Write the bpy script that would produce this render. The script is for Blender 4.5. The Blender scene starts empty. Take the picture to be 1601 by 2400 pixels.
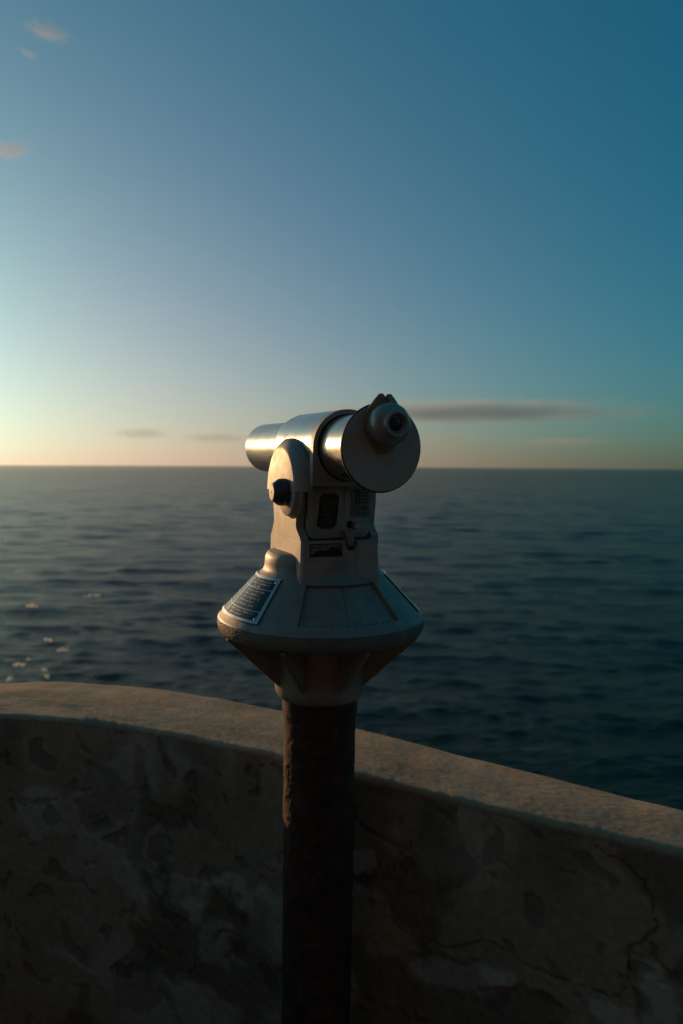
import bpy, bmesh, math, random
import numpy as np
from mathutils import Matrix, Vector, Euler

S = bpy.context.scene
COL = S.collection
R = math.radians
random.seed(7)

# ------------------------------------------------------------------ camera
cd = bpy.data.cameras.new('camera')
cd.sensor_fit = 'VERTICAL'; cd.sensor_height = 36.0; cd.lens = 24.6
cd.clip_start = 0.05; cd.clip_end = 200000
cd.dof.use_dof = True; cd.dof.focus_distance = 1.2; cd.dof.aperture_fstop = 3.8
cam = bpy.data.objects.new('camera', cd); COL.objects.link(cam); S.camera = cam
cam.matrix_world = Matrix.Translation((0, 0, 1.5)) @ (
    Euler((R(90 - 3.733), 0, 0)).to_matrix() @ Matrix.Rotation(R(0.4), 3, 'Z')).to_4x4()

# ------------------------------------------------------------------ sky
SUN_EL, SUN_AZ = 6.5, -42.0          # azimuth from +Y, negative = left
w = bpy.data.worlds.new('World'); S.world = w; w.use_nodes = True
nt = w.node_tree; bg = nt.nodes['Background']
sky = nt.nodes.new('ShaderNodeTexSky'); sky.sky_type = 'NISHITA'; sky.sun_disc = False
sky.sun_elevation = R(SUN_EL); sky.sun_rotation = R(SUN_AZ)
sky.air_density = 1.0; sky.dust_density = 2.0; sky.ozone_density = 10.0
# the sky, balanced the same in every direction, plus light scattered by low haze:
# two haze layers, each thinning with height and brightest towards the sun
sc_ = nt.nodes.new('ShaderNodeVectorMath'); sc_.operation = 'SCALE'; sc_.inputs['Scale'].default_value = 0.05
cb = nt.nodes.new('ShaderNodeCombineXYZ'); nt.links.new(sky.outputs[0], sc_.inputs[0])
gm = nt.nodes.new('ShaderNodeGamma'); gm.inputs['Gamma'].default_value = 0.7; nt.links.new(sc_.outputs[0], gm.inputs[0])
def wmath(op, a, b=None):
    n = nt.nodes.new('ShaderNodeMath'); n.operation = op
    for k, v in enumerate((a, b)):
        if v is None: continue
        if isinstance(v, (int, float)): n.inputs[k].default_value = v
        else: nt.links.new(v, n.inputs[k])
    return n.outputs[0]
tcw = nt.nodes.new('ShaderNodeTexCoord'); sx = nt.nodes.new('ShaderNodeSeparateXYZ'); nt.links.new(tcw.outputs['Generated'], sx.inputs[0])
az_ = wmath('ABSOLUTE', sx.outputs['Z'])
dt = nt.nodes.new('ShaderNodeVectorMath'); dt.operation = 'DOT_PRODUCT'; nt.links.new(tcw.outputs['Generated'], dt.inputs[0])
dt.inputs[1].default_value = (math.sin(R(SUN_AZ)) * math.cos(R(SUN_EL)), math.cos(R(SUN_AZ)) * math.cos(R(SUN_EL)), math.sin(R(SUN_EL)))
ph = wmath('MULTIPLY', wmath('ADD', dt.outputs['Value'], 1.0), 0.5)
def layer(h, k): return wmath('MULTIPLY', wmath('EXPONENT', wmath('MULTIPLY', az_, -1 / h)), wmath('POWER', ph, k))
l1, l2 = layer(0.12, 2), layer(0.25, 7)
for i, (row, h1, h2) in enumerate((((0.86, 0, 0), 0.05, 0.86), ((0, 1.97, 0), 0.07, 0.30), ((0, 0, 1.12), 0.03, 0.26))):
    d = nt.nodes.new('ShaderNodeVectorMath'); d.operation = 'DOT_PRODUCT'; d.inputs[1].default_value = [v * 10 for v in row]
    nt.links.new(gm.outputs[0], d.inputs[0])
    v = wmath('ADD', d.outputs['Value'], wmath('ADD', wmath('MULTIPLY', l1, h1 * 10), wmath('MULTIPLY', l2, h2 * 10)))
    nt.links.new(wmath('MAXIMUM', v, 0.05), cb.inputs[i])
nt.links.new(cb.outputs[0], bg.inputs['Color']); bg.inputs['Strength'].default_value = 0.1

# ------------------------------------------------------------------ sun
sl = bpy.data.lights.new('sun', 'SUN'); sl.energy = 2.9; sl.angle = R(0.6); sl.color = (1.0, 0.59, 0.27)
sun = bpy.data.objects.new('sun', sl); COL.objects.link(sun)
sdir = Vector((math.sin(R(SUN_AZ)) * math.cos(R(SUN_EL)), math.cos(R(SUN_AZ)) * math.cos(R(SUN_EL)), math.sin(R(SUN_EL))))
sun.rotation_euler = sdir.to_track_quat('Z', 'Y').to_euler()
sun.location = (0, 0, 30)

# ------------------------------------------------------------------ exposure / render
S.view_settings.view_transform = 'Standard'; S.view_settings.look = 'None'
S.view_settings.exposure = 0.0; S.view_settings.gamma = 1.0
S.render.engine = 'CYCLES'
S.cycles.use_denoising = True
S.cycles.max_bounces = 6; S.cycles.volume_bounces = 2
S.cycles.sample_clamp_indirect = 4.0
S.cycles.volume_step_rate = 0.6; S.cycles.volume_max_steps = 256

# ================================================================== helpers
def tag(o, label=None, cat=None, kind=None, group=None):
    if label: o['label'] = label
    if cat: o['category'] = cat
    if kind: o['kind'] = kind
    if group: o['group'] = group
    return o

def link(name, me, mat=None, parent=None, smooth=35):
    o = bpy.data.objects.new(name, me); COL.objects.link(o)
    if mat: 
        me.materials.clear(); me.materials.append(mat)
    if parent: o.parent = parent
    if smooth:
        me.shade_smooth(); me.set_sharp_from_angle(angle=R(smooth))
    return o

def mesh_from(verts, faces, name='m'):
    me = bpy.data.meshes.new(name); me.from_pydata([tuple(v) for v in verts], [], faces); me.update(); return me

def bm_mesh(bm, name='m'):
    bmesh.ops.recalc_face_normals(bm, faces=bm.faces)
    me = bpy.data.meshes.new(name); bm.to_mesh(me); bm.free(); return me

def lathe(profile, n=96, axis='Z', origin=(0, 0, 0), cap=True):
    """profile: list of (r, h) revolved; axis Z or Y (h runs along the axis)"""
    bm = bmesh.new(); rings = []
    for r, h in profile:
        if r < 1e-6:
            p = (0, 0, h) if axis == 'Z' else ((0, h, 0) if axis == 'Y' else (h, 0, 0))
            rings.append([bm.verts.new(Vector(p) + Vector(origin))])
        else:
            ring = []
            for k in range(n):
                a = 2 * math.pi * k / n; c, s = r * math.cos(a), r * math.sin(a)
                p = (c, s, h) if axis == 'Z' else ((c, h, s) if axis == 'Y' else (h, c, s))
                ring.append(bm.verts.new(Vector(p) + Vector(origin)))
            rings.append(ring)
    for A, B in zip(rings, rings[1:]):
        if len(A) == 1 and len(B) == 1: continue
        for k in range(n):
            k2 = (k + 1) % n
            if len(A) == 1: bm.faces.new((A[0], B[k], B[k2]))
            elif len(B) == 1: bm.faces.new((A[k], A[k2], B[0]))
            else: bm.faces.new((A[k], A[k2], B[k2], B[k]))
    if cap:
        if len(rings[0]) > 1: bm.faces.new(rings[0])
        if len(rings[-1]) > 1: bm.faces.new(rings[-1])
    return bm_mesh(bm)

def loft(loops):
    """closed loops of equal length, capped"""
    bm = bmesh.new(); L = [[bm.verts.new(v) for v in lp] for lp in loops]
    n = len(L[0])
    for A, B in zip(L, L[1:]):
        for k in range(n): bm.faces.new((A[k], A[(k + 1) % n], B[(k + 1) % n], B[k]))
    bm.faces.new(L[0]); bm.faces.new(L[-1])
    return bm_mesh(bm)

def box(x0, x1, y0, y1, z0, z1, bevel=0.0, seg=3):
    bm = bmesh.new(); bmesh.ops.create_cube(bm, size=1.0)
    for v in bm.verts:
        v.co = Vector(((x0 + x1) / 2 + v.co.x * (x1 - x0), (y0 + y1) / 2 + v.co.y * (y1 - y0), (z0 + z1) / 2 + v.co.z * (z1 - z0)))
    if bevel: bmesh.ops.bevel(bm, geom=list(bm.edges), offset=bevel, segments=seg, affect='EDGES', profile=0.5)
    return bm_mesh(bm)

def prism(poly, a0, a1, plane='XZ', bevel=0.0, seg=3):
    """2D polygon extruded; plane XZ -> along Y, YZ -> along X, XY -> along Z"""
    def P(u, v, t):
        return (u, t, v) if plane == 'XZ' else ((t, u, v) if plane == 'YZ' else (u, v, t))
    bm = bmesh.new()
    A = [bm.verts.new(P(u, v, a0)) for u, v in poly]; B = [bm.verts.new(P(u, v, a1)) for u, v in poly]
    n = len(poly)
    for k in range(n): bm.faces.new((A[k], A[(k + 1) % n], B[(k + 1) % n], B[k]))
    bm.faces.new(A); bm.faces.new(B[::-1])
    bmesh.ops.recalc_face_normals(bm, faces=bm.faces)
    if bevel: bmesh.ops.bevel(bm, geom=list(bm.edges), offset=bevel, segments=seg, affect='EDGES', profile=0.5, clamp_overlap=True)
    return bm_mesh(bm)

def cut(me, cutters):
    """mesh minus cutter meshes"""
    o = bpy.data.objects.new('tmp', me); COL.objects.link(o); tmp = []
    for c in cutters:
        k = bpy.data.objects.new('tmpc', c); COL.objects.link(k); tmp.append(k)
        m = o.modifiers.new('b', 'BOOLEAN'); m.operation = 'DIFFERENCE'; m.object = k; m.solver = 'EXACT'
    dg = bpy.context.evaluated_depsgraph_get(); dg.update()
    out = bpy.data.meshes.new_from_object(o.evaluated_get(dg))
    for k in tmp: bpy.data.objects.remove(k)
    bpy.data.objects.remove(o)
    return out

def join(*meshes):
    bm = bmesh.new()
    for m in meshes: bm.from_mesh(m)
    me = bpy.data.meshes.new('j'); bm.to_mesh(me); bm.free(); return me

# --- vectorised gradient noise
_rng = np.random.default_rng(11)
_perm = _rng.permutation(512); _perm = np.concatenate([_perm, _perm])
_grad = _rng.normal(size=(512, 3)); _grad /= np.linalg.norm(_grad, axis=1, keepdims=True)
def perlin(x, y, z):
    xi, yi, zi = np.floor(x).astype(int), np.floor(y).astype(int), np.floor(z).astype(int)
    xf, yf, zf = x - xi, y - yi, z - zi
    u, v, w_ = [t * t * t * (t * (t * 6 - 15) + 10) for t in (xf, yf, zf)]
    def g(a, b, c):
        h = _perm[(_perm[(_perm[(xi + a) & 511] + yi + b) & 511] + zi + c) & 511]
        gr = _grad[h]
        return gr[..., 0] * (xf - a) + gr[..., 1] * (yf - b) + gr[..., 2] * (zf - c)
    l = lambda a, b, t: a + (b - a) * t
    return l(l(l(g(0,0,0), g(1,0,0), u), l(g(0,1,0), g(1,1,0), u), v), l(l(g(0,0,1), g(1,0,1), u), l(g(0,1,1), g(1,1,1), u), v), w_) * 1.5
def fbm(x, y, z, o=4, g=0.5):
    s = 0; a = 1; f = 1
    for _ in range(o): s = s + a * perlin(x * f, y * f, z * f + 7.3 * _); a *= g; f *= 2.03
    return s
def sstep(a, b, x):
    t = np.clip((x - a) / (b - a), 0, 1); return t * t * (3 - 2 * t)

# ================================================================== materials
def newmat(name):
    m = bpy.data.materials.new(name); m.use_nodes = True
    return m, m.node_tree, m.node_tree.nodes['Principled BSDF']
def noise_node(t, scale, detail=4, rough=0.55, vec=None):
    n = t.nodes.new('ShaderNodeTexNoise'); n.inputs['Scale'].default_value = scale
    n.inputs['Detail'].default_value = detail; n.inputs['Roughness'].default_value = rough
    if vec is None:
        tc = t.nodes.new('ShaderNodeTexCoord'); vec = tc.outputs['Object']
    t.links.new(vec, n.inputs['Vector']); return n
def ramp(t, fac, stops):
    r = t.nodes.new('ShaderNodeValToRGB'); cr = r.color_ramp
    while len(cr.elements) < len(stops): cr.elements.new(0.5)
    for e, (p, c) in zip(cr.elements, stops):
        e.position = p; e.color = (*c, 1) if not isinstance(c, float) else (c, c, c, 1)
    t.links.new(fac, r.inputs[0]); return r
def bump(t, h, strength, dist, b):
    n = t.nodes.new('ShaderNodeBump'); n.inputs['Strength'].default_value = strength; n.inputs['Distance'].default_value = dist
    t.links.new(h, n.inputs['Height']); t.links.new(n.outputs[0], b.inputs['Normal']); return n

def metal(name, c1, c2, metallic, r1, r2, bscale, bstr, bdist, scale=18):
    m, t, b = newmat(name)
    n = noise_node(t, scale, 5)
    c = ramp(t, n.outputs[0], [(0.3, c1), (0.7, c2)]); t.links.new(c.outputs[0], b.inputs['Base Color'])
    n2 = noise_node(t, scale * 2.3, 6, 0.65)
    r = ramp(t, n2.outputs[0], [(0.3, r1), (0.72, r2)]); t.links.new(r.outputs[0], b.inputs['Roughness'])
    b.inputs['Metallic'].default_value = metallic
    if bstr: bump(t, noise_node(t, bscale, 3).outputs[0], bstr, bdist, b)
    return m
def wear(m, amount=0.5):
    """grime, runs down the sides and small chips in the paint"""
    t = m.node_tree; b = t.nodes['Principled BSDF']; src = b.inputs['Base Color'].links[0].from_socket
    tc = t.nodes.new('ShaderNodeTexCoord'); mp = t.nodes.new('ShaderNodeMapping'); mp.inputs['Scale'].default_value = (55, 55, 7)
    t.links.new(tc.outputs['Object'], mp.inputs['Vector'])
    runs = ramp(t, noise_node(t, 1.0, 5, 0.6, mp.outputs[0]).outputs[0], [(0.52, 0.0), (0.78, 1.0)])
    gr = ramp(t, noise_node(t, 26, 7, 0.65).outputs[0], [(0.48, 0.0), (0.75, 1.0)])
    ch = ramp(t, noise_node(t, 75, 5, 0.6).outputs[0], [(0.655, 0.0), (0.685, 1.0)])
    def mix(fac, k, col, a):
        mu = t.nodes.new('ShaderNodeMath'); mu.operation = 'MULTIPLY'; mu.inputs[1].default_value = k; t.links.new(fac, mu.inputs[0])
        x = t.nodes.new('ShaderNodeMix'); x.data_type = 'RGBA'; x.inputs[7].default_value = (*col, 1)
        t.links.new(mu.outputs[0], x.inputs['Factor']); t.links.new(a, x.inputs[6]); return x.outputs[2]
    c = mix(runs.outputs[0], 0.55 * amount, (0.16, 0.11, 0.07), src)
    c = mix(gr.outputs[0], 0.6 * amount, (0.17, 0.145, 0.12), c)
    c = mix(ch.outputs[0], 0.8 * amount, (0.09, 0.07, 0.055), c)
    t.links.new(c, b.inputs['Base Color']); return m
M = {}
M['cast'] = metal('cast_grey_paint', (0.31, 0.24, 0.19), (0.37, 0.29, 0.23), 0.2, 0.46, 0.6, 420, 0.22, 0.0006)
M['rough'] = metal('rough_sand_casting', (0.19, 0.15, 0.12), (0.26, 0.21, 0.165), 0.2, 0.5, 0.65, 210, 0.9, 0.0026)
M['body'] = metal('body_grey_paint', (0.40, 0.335, 0.275), (0.47, 0.395, 0.33), 0.2, 0.5, 0.62, 500, 0.15, 0.0005)
M['tube'] = metal('worn_silver_tube', (0.47, 0.41, 0.34), (0.54, 0.475, 0.395), 0.95, 0.20, 0.28, 300, 0.05, 0.0003, 9)
M['plate'] = metal('end_plate_paint', (0.44, 0.375, 0.31), (0.50, 0.43, 0.36), 0.1, 0.48, 0.6, 600, 0.1, 0.0004)
M['edge'] = metal('dark_gasket', (0.012, 0.012, 0.013), (0.02, 0.02, 0.02), 0.0, 0.4, 0.55, 300, 0, 0)
M['brass'] = metal('tarnished_brass', (0.27, 0.19, 0.10), (0.36, 0.26, 0.15), 0.5, 0.38, 0.55, 400, 0.15, 0.0004, 40)
M['black'] = metal('worn_black_anodised', (0.075, 0.072, 0.07), (0.12, 0.112, 0.108), 0.5, 0.22, 0.36, 300, 0.05, 0.0003, 30)
M['bronze'] = metal('worn_bronze_grey', (0.34, 0.30, 0.265), (0.43, 0.385, 0.34), 0.5, 0.32, 0.45, 300, 0.08, 0.0004, 45)
M['label'] = metal('black_label', (0.006, 0.006, 0.007), (0.011, 0.011, 0.011), 0.0, 0.2, 0.28, 200, 0.04, 0.0003, 60)
M['print'] = metal('pale_print', (0.62, 0.61, 0.58), (0.72, 0.71, 0.68), 0.0, 0.4, 0.5, 200, 0, 0, 60)
M['dimprint'] = metal('faded_print', (0.14, 0.137, 0.125), (0.22, 0.215, 0.20), 0.0, 0.45, 0.6, 200, 0, 0, 300)
M['trim'] = metal('plaque_trim', (0.42, 0.40, 0.38), (0.55, 0.53, 0.51), 0.7, 0.3, 0.45, 300, 0.08, 0.0004, 40)
M['sticker'] = metal('grey_sticker', (0.17, 0.165, 0.155), (0.21, 0.205, 0.195), 0.1, 0.4, 0.5, 300, 0, 0, 50)
M['screw'] = metal('screw_steel', (0.5, 0.49, 0.47), (0.6, 0.59, 0.57), 1.0, 0.25, 0.35, 300, 0, 0, 60)

wear(M['cast'], 0.95); wear(M['body'], 0.8); wear(M['rough'], 0.8); wear(M['plate'], 0.5); wear(M['tube'], 0.25)
def mat_glass():
    m, t, b = newmat('coated_lens')
    n = noise_node(t, 40, 2); c = ramp(t, n.outputs[0], [(0.3, (0.01, 0.012, 0.03)), (0.7, (0.016, 0.014, 0.036))])
    t.links.new(c.outputs[0], b.inputs['Base Color']); b.inputs['Roughness'].default_value = 0.18
    b.inputs['Coat Weight'].default_value = 0.25; b.inputs['Coat Tint'].default_value = (0.6, 0.5, 1, 1)
    return m
M['lens'] = mat_glass()

def mat_rust():
    m, t, b = newmat('rusted_iron')
    n = noise_node(t, 34, 8, 0.7)
    c = ramp(t, n.outputs[0], [(0.28, (0.014, 0.006, 0.004)), (0.45, (0.05, 0.016, 0.007)), (0.6, (0.11, 0.034, 0.012)), (0.78, (0.22, 0.085, 0.028))])
    t.links.new(c.outputs[0], b.inputs['Base Color']); b.inputs['Roughness'].default_value = 0.85
    bump(t, noise_node(t, 130, 8, 0.7).outputs[0], 0.7, 0.002, b)
    return m
M['rust'] = mat_rust()

def mat_vcol(name, grain, gsc, bstr, bdist, rough=0.92):
    m, t, b = newmat(name)
    a = t.nodes.new('ShaderNodeAttribute'); a.attribute_name = 'tone'
    n = noise_node(t, gsc, 8, 0.7); r = ramp(t, n.outputs[0], [(0.25, 1 - grain), (0.75, 1 + grain)])
    mx = t.nodes.new('ShaderNodeMix'); mx.data_type = 'RGBA'; mx.blend_type = 'MULTIPLY'; mx.inputs['Factor'].default_value = 1
    t.links.new(a.outputs['Color'], mx.inputs[6]); t.links.new(r.outputs[0], mx.inputs[7])
    t.links.new(mx.outputs[2], b.inputs['Base Color']); b.inputs['Roughness'].default_value = rough
    b.inputs['Specular IOR Level'].default_value = 0.25
    bump(t, noise_node(t, gsc * 2.2, 8, 0.75).outputs[0], bstr, bdist, b)
    return m
M['render'] = mat_vcol('weathered_render', 0.3, 60, 0.4, 0.003)
M['coping'] = mat_vcol('sandy_mortar', 0.28, 150, 0.35, 0.0018)

def mat_simple(name, c1, c2, scale, rough=0.9, bs=0.4, bd=0.01):
    m, t, b = newmat(name); n = noise_node(t, scale, 8, 0.6)
    c = ramp(t, n.outputs[0], [(0.3, c1), (0.7, c2)]); t.links.new(c.outputs[0], b.inputs['Base Color'])
    b.inputs['Roughness'].default_value = rough; bump(t, noise_node(t, scale * 3, 8).outputs[0], bs, bd, b); return m
M['paving'] = mat_simple('terrace_concrete', (0.13, 0.12, 0.105), (0.2, 0.185, 0.165), 6)
M['rock'] = mat_simple('cliff_rock', (0.06, 0.052, 0.045), (0.16, 0.14, 0.12), 0.5, 0.95, 0.8, 0.3)

def mat_sea():
    m, t, b = newmat('sea_water')
    g = t.nodes.new('ShaderNodeNewGeometry')
    n = noise_node(t, 0.03, 4, 0.5, g.outputs['Position'])
    c = ramp(t, n.outputs[0], [(0.35, (0.005, 0.016, 0.011)), (0.65, (0.008, 0.024, 0.016))])
    t.links.new(c.outputs[0], b.inputs['Base Color'])
    b.inputs['Roughness'].default_value = 0.15; b.inputs['IOR'].default_value = 1.33
    b.inputs['Specular IOR Level'].default_value = 0.28
    mp = t.nodes.new('ShaderNodeMapping'); mp.inputs['Scale'].default_value = (0.42, 1.0, 1.0); t.links.new(g.outputs['Position'], mp.inputs['Vector'])
    n1 = noise_node(t, 1.1, 6, 0.62, mp.outputs[0])
    n2 = noise_node(t, 0.16, 4, 0.6, mp.outputs[0])
    b1 = t.nodes.new('ShaderNodeBump'); b1.inputs['Strength'].default_value = 1.0
    ln = t.nodes.new('ShaderNodeVectorMath'); ln.operation = 'LENGTH'; t.links.new(g.outputs['Position'], ln.inputs[0])
    mr = t.nodes.new('ShaderNodeMapRange'); mr.inputs['From Min'].default_value = 200; mr.inputs['From Max'].default_value = 2500; mr.inputs['To Min'].default_value = 0.9; mr.inputs['To Max'].default_value = 8.0
    t.links.new(ln.outputs['Value'], mr.inputs['Value']); t.links.new(mr.outputs[0], b1.inputs['Distance'])
    t.links.new(n2.outputs[0], b1.inputs['Height'])
    b2 = bump(t, n1.outputs[0], 1.0, 0.28, b); t.links.new(b1.outputs[0], b2.inputs['Normal'])
    # a wind-roughened sea mirrors little more than half the sky: facets hide one another
    df = t.nodes.new('ShaderNodeBsdfDiffuse'); t.links.new(c.outputs[0], df.inputs['Color'])
    mx = t.nodes.new('ShaderNodeMixShader'); mx.inputs[0].default_value = 0.67; t.links.new(df.outputs[0], mx.inputs[1]); t.links.new(b.outputs[0], mx.inputs[2])
    t.links.new(mx.outputs[0], t.nodes['Material Output'].inputs['Surface'])
    return m
M['sea'] = mat_sea()

# ================================================================== sea
SEA_Z = -30.0
def build_sea():
    rr = [20.0]
    while rr[-1] < 60000: rr.append(rr[-1] * (1.0064 if rr[-1] < 4000 else 1.03))
    rr = np.array(rr); az = np.linspace(R(-80), R(80), 860)
    A, Rr = np.meshgrid(az, rr)
    x = np.sin(A) * Rr; y = np.cos(A) * Rr
    sp = np.maximum(Rr * 0.0064, Rr * (az[1] - az[0]))
    z = np.zeros_like(x); dx = np.zeros_like(x); dy = np.zeros_like(x)
    rng = np.random.default_rng(5)
    lam = np.exp(rng.uniform(math.log(0.7), math.log(40), 100))
    for L in lam:
        th = rng.normal(R(258), R(30)); k = 2 * math.pi / L
        amp = 0.0058 * L ** 0.95 * rng.uniform(0.5, 1.3)
        if L > 5: amp *= (5 / L) ** 0.62
        fade = np.clip((L / sp - 2.5) / 2.5, 0, 1)
        ph = k * (math.cos(th) * x + math.sin(th) * y) + rng.uniform(0, 6.28)
        s_, c_ = np.sin(ph), np.cos(ph)
        z += amp * fade * c_
        dx -= 0.8 * amp * fade * math.cos(th) * s_; dy -= 0.8 * amp * fade * math.sin(th) * s_
    # gusts: patches of rougher and calmer water
    gust = 0.6 + 0.7 * sstep(-0.5, 0.6, fbm(x / 90, y / 38, x * 0, 3))
    z *= gust
    co = np.stack([x + dx, y + dy, z + SEA_Z], -1).reshape(-1, 3)
    nr, na = x.shape
    i = np.arange((nr - 1) * na).reshape(nr - 1, na)[:, :-1].ravel()
    quads = np.stack([i, i + 1, i + na + 1, i + na], -1)
    me = bpy.data.meshes.new('sea')
    me.vertices.add(len(co)); me.vertices.foreach_set('co', co.astype(np.float32).ravel())
    me.loops.add(quads.size); me.loops.foreach_set('vertex_index', quads[:, ::-1].astype(np.int32).ravel())
    me.polygons.add(len(quads)); me.polygons.foreach_set('loop_start', (np.arange(len(quads)) * 4).astype(np.int32))
    me.update(calc_edges=True); me.validate()
    o = link('sea', me, M['sea'], smooth=0); me.shade_smooth()
    tag(o, kind='structure'); return o
build_sea()

# ---- spray thrown up where waves break below the wall
def mat_foam():
    m = bpy.data.materials.new('sea_spray'); m.use_nodes = True; t = m.node_tree; b = t.nodes['Principled BSDF']; out = t.nodes['Material Output']
    n = noise_node(t, 8, 3); c = ramp(t, n.outputs[0], [(0.3, (0.7, 0.69, 0.66)), (0.7, (0.85, 0.84, 0.81))])
    tr = t.nodes.new('ShaderNodeBsdfTranslucent'); mx = t.nodes.new('ShaderNodeMixShader'); mx.inputs[0].default_value = 0.65
    t.links.new(c.outputs[0], b.inputs['Base Color']); t.links.new(c.outputs[0], tr.inputs['Color']); b.inputs['Roughness'].default_value = 0.4
    t.links.new(b.outputs[0], mx.inputs[1]); t.links.new(tr.outputs[0], mx.inputs[2]); t.links.new(mx.outputs[0], out.inputs['Surface'])
    return m
def build_spray():
    bm = bmesh.new(); rng = np.random.default_rng(3)
    for az, d, wd, n in ((-19.7, 174, 1.9, 60), (-24.2, 166, 1.0, 22), (-21.9, 124, 0.8, 26), (-25.0, 117, 0.7, 30), (-23.3, 113, 0.35, 14), (-25.7, 110, 0.35, 18), (-23.1, 109, 0.4, 18), (-24.4, 120, 0.5, 10), (-22.9, 132, 0.6, 10), (-28.0, 123, 1.4, 40), (-31.0, 139, 2.0, 50)):
        for _ in range(n):
            x = math.sin(R(az)) * d + rng.normal(0, wd * 0.55); y = math.cos(R(az)) * d + rng.normal(0, wd * 0.3)
            z = SEA_Z + 0.45 + abs(rng.normal(0, 0.25)); r = rng.uniform(0.08, 0.24)
            nv = Vector(rng.normal(0, 1, 3)); nv.z = abs(nv.z) * 0.6; q = nv.to_track_quat('Z', 'Y')     # thin flake of foam, any tilt
            ring = [bm.verts.new(Vector((x, y, z)) + q @ Vector((r * rng.uniform(0.6, 1.1) * math.cos(a), r * rng.uniform(0.5, 0.9) * math.sin(a), 0))) for a in np.arange(7) / 7 * 6.283]
            bm.faces.new(ring)
    o = link('spray', bm_mesh(bm), mat_foam(), None, 0); o.data.shade_smooth(); tag(o, kind='stuff')
build_spray()

# ================================================================== parapet plan curve
NEAR = np.array([(-0.87, 1.745), (-0.453, 1.652), (-0.136, 1.512), (0.036, 1.42), (0.25, 1.303), (0.41, 1.218), (0.583, 1.135)])
FAR = np.array([(-1.0, 2.02), (-0.611, 1.985), (-0.163, 1.815), (0.053, 1.68), (0.30, 1.50), (0.47, 1.385), (0.653, 1.285)])
pn = np.polyfit(NEAR[:, 0], NEAR[:, 1], 3); pf = np.polyfit(FAR[:, 0], FAR[:, 1], 3)
def plan():
    """lists of (near, far) points along the wall, right to left; dense where it is near"""
    t = np.arange(0, 1.0001, 1 / 380)
    xn = 0.62 + (-0.90 - 0.62) * t; xf = 0.69 + (-1.03 - 0.69) * t
    N = np.stack([xn, np.polyval(pn, xn)], -1); F = np.stack([xf, np.polyval(pf, xf)], -1)
    # straight on to the right
    d = N[0] - N[6]; d /= np.linalg.norm(d); e = np.arange(0.012, 2.2, 0.02)[::-1]
    wdt = F[0] - N[0]
    N2 = N[0] + d * e[:, None]; F2 = N2 + wdt * (1 + 0.25 * np.clip(e, 0, 1))[:, None]
    # turning back towards the terrace on the left
    d = N[-1] - N[-7]; d /= np.linalg.norm(d); a0 = math.atan2(d[1], d[0]); p = N[-1].copy(); N3 = []; F3 = []
    wd = np.linalg.norm(F[-1] - N[-1])
    fd = (F[-1] - N[-1]) / wd; off = math.atan2(fd[1], fd[0]) - a0
    for k in range(190):
        a = a0 + k * 0.02 / 1.5
        p = p + 0.02 * np.array([math.cos(a), math.sin(a)]); N3.append(p.copy())
        F3.append(p + wd * np.array([math.cos(a + off), math.sin(a + off)]))
    return np.vstack([N2, N, N3]), np.vstack([F2, F, F3])
PN, PF = plan()
WALL_T = 0.86
U = np.concatenate([[0], np.cumsum(np.linalg.norm(np.diff(PN, axis=0), axis=1))])
iu = int(np.argmin(np.abs(PN[:, 0] + 0.136) + np.abs(PN[:, 1] - 1.512)))
U = U - U[iu]                      # 0 beside the telescope, positive to the left
INW = PN - PF; INW /= np.linalg.norm(INW, axis=1, keepdims=True)

def grid_mesh(P, tone):
    n, m, _ = P.shape
    i = np.arange((n - 1) * m).reshape(n - 1, m)[:, :-1].ravel()
    q = np.stack([i, i + 1, i + m + 1, i + m], -1)
    me = bpy.data.meshes.new('g'); me.vertices.add(n * m); me.vertices.foreach_set('co', P.reshape(-1).astype(np.float32))
    me.loops.add(q.size); me.loops.foreach_set('vertex_index', q.astype(np.int32).ravel())
    me.polygons.add(len(q)); me.polygons.foreach_set('loop_start', (np.arange(len(q)) * 4).astype(np.int32))
    me.update(calc_edges=True); me.validate()
    if tone is not None:
        a = me.attributes.new('tone', 'FLOAT_COLOR', 'POINT')
        a.data.foreach_set('color', np.concatenate([tone.reshape(-1, 3), np.ones((n * m, 1))], 1).astype(np.float32).ravel())
    return me

def seg_dist(u, v, pts):
    d = np.full(u.shape, 9.0)
    for (a, b), (c, e) in zip(pts, pts[1:]):
        L2 = (c - a) ** 2 + (e - b) ** 2; t = np.clip(((u - a) * (c - a) + (v - b) * (e - b)) / L2, 0, 1)
        d = np.minimum(d, np.hypot(u - a - t * (c - a), v - b - t * (e - b)))
    return d

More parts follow.
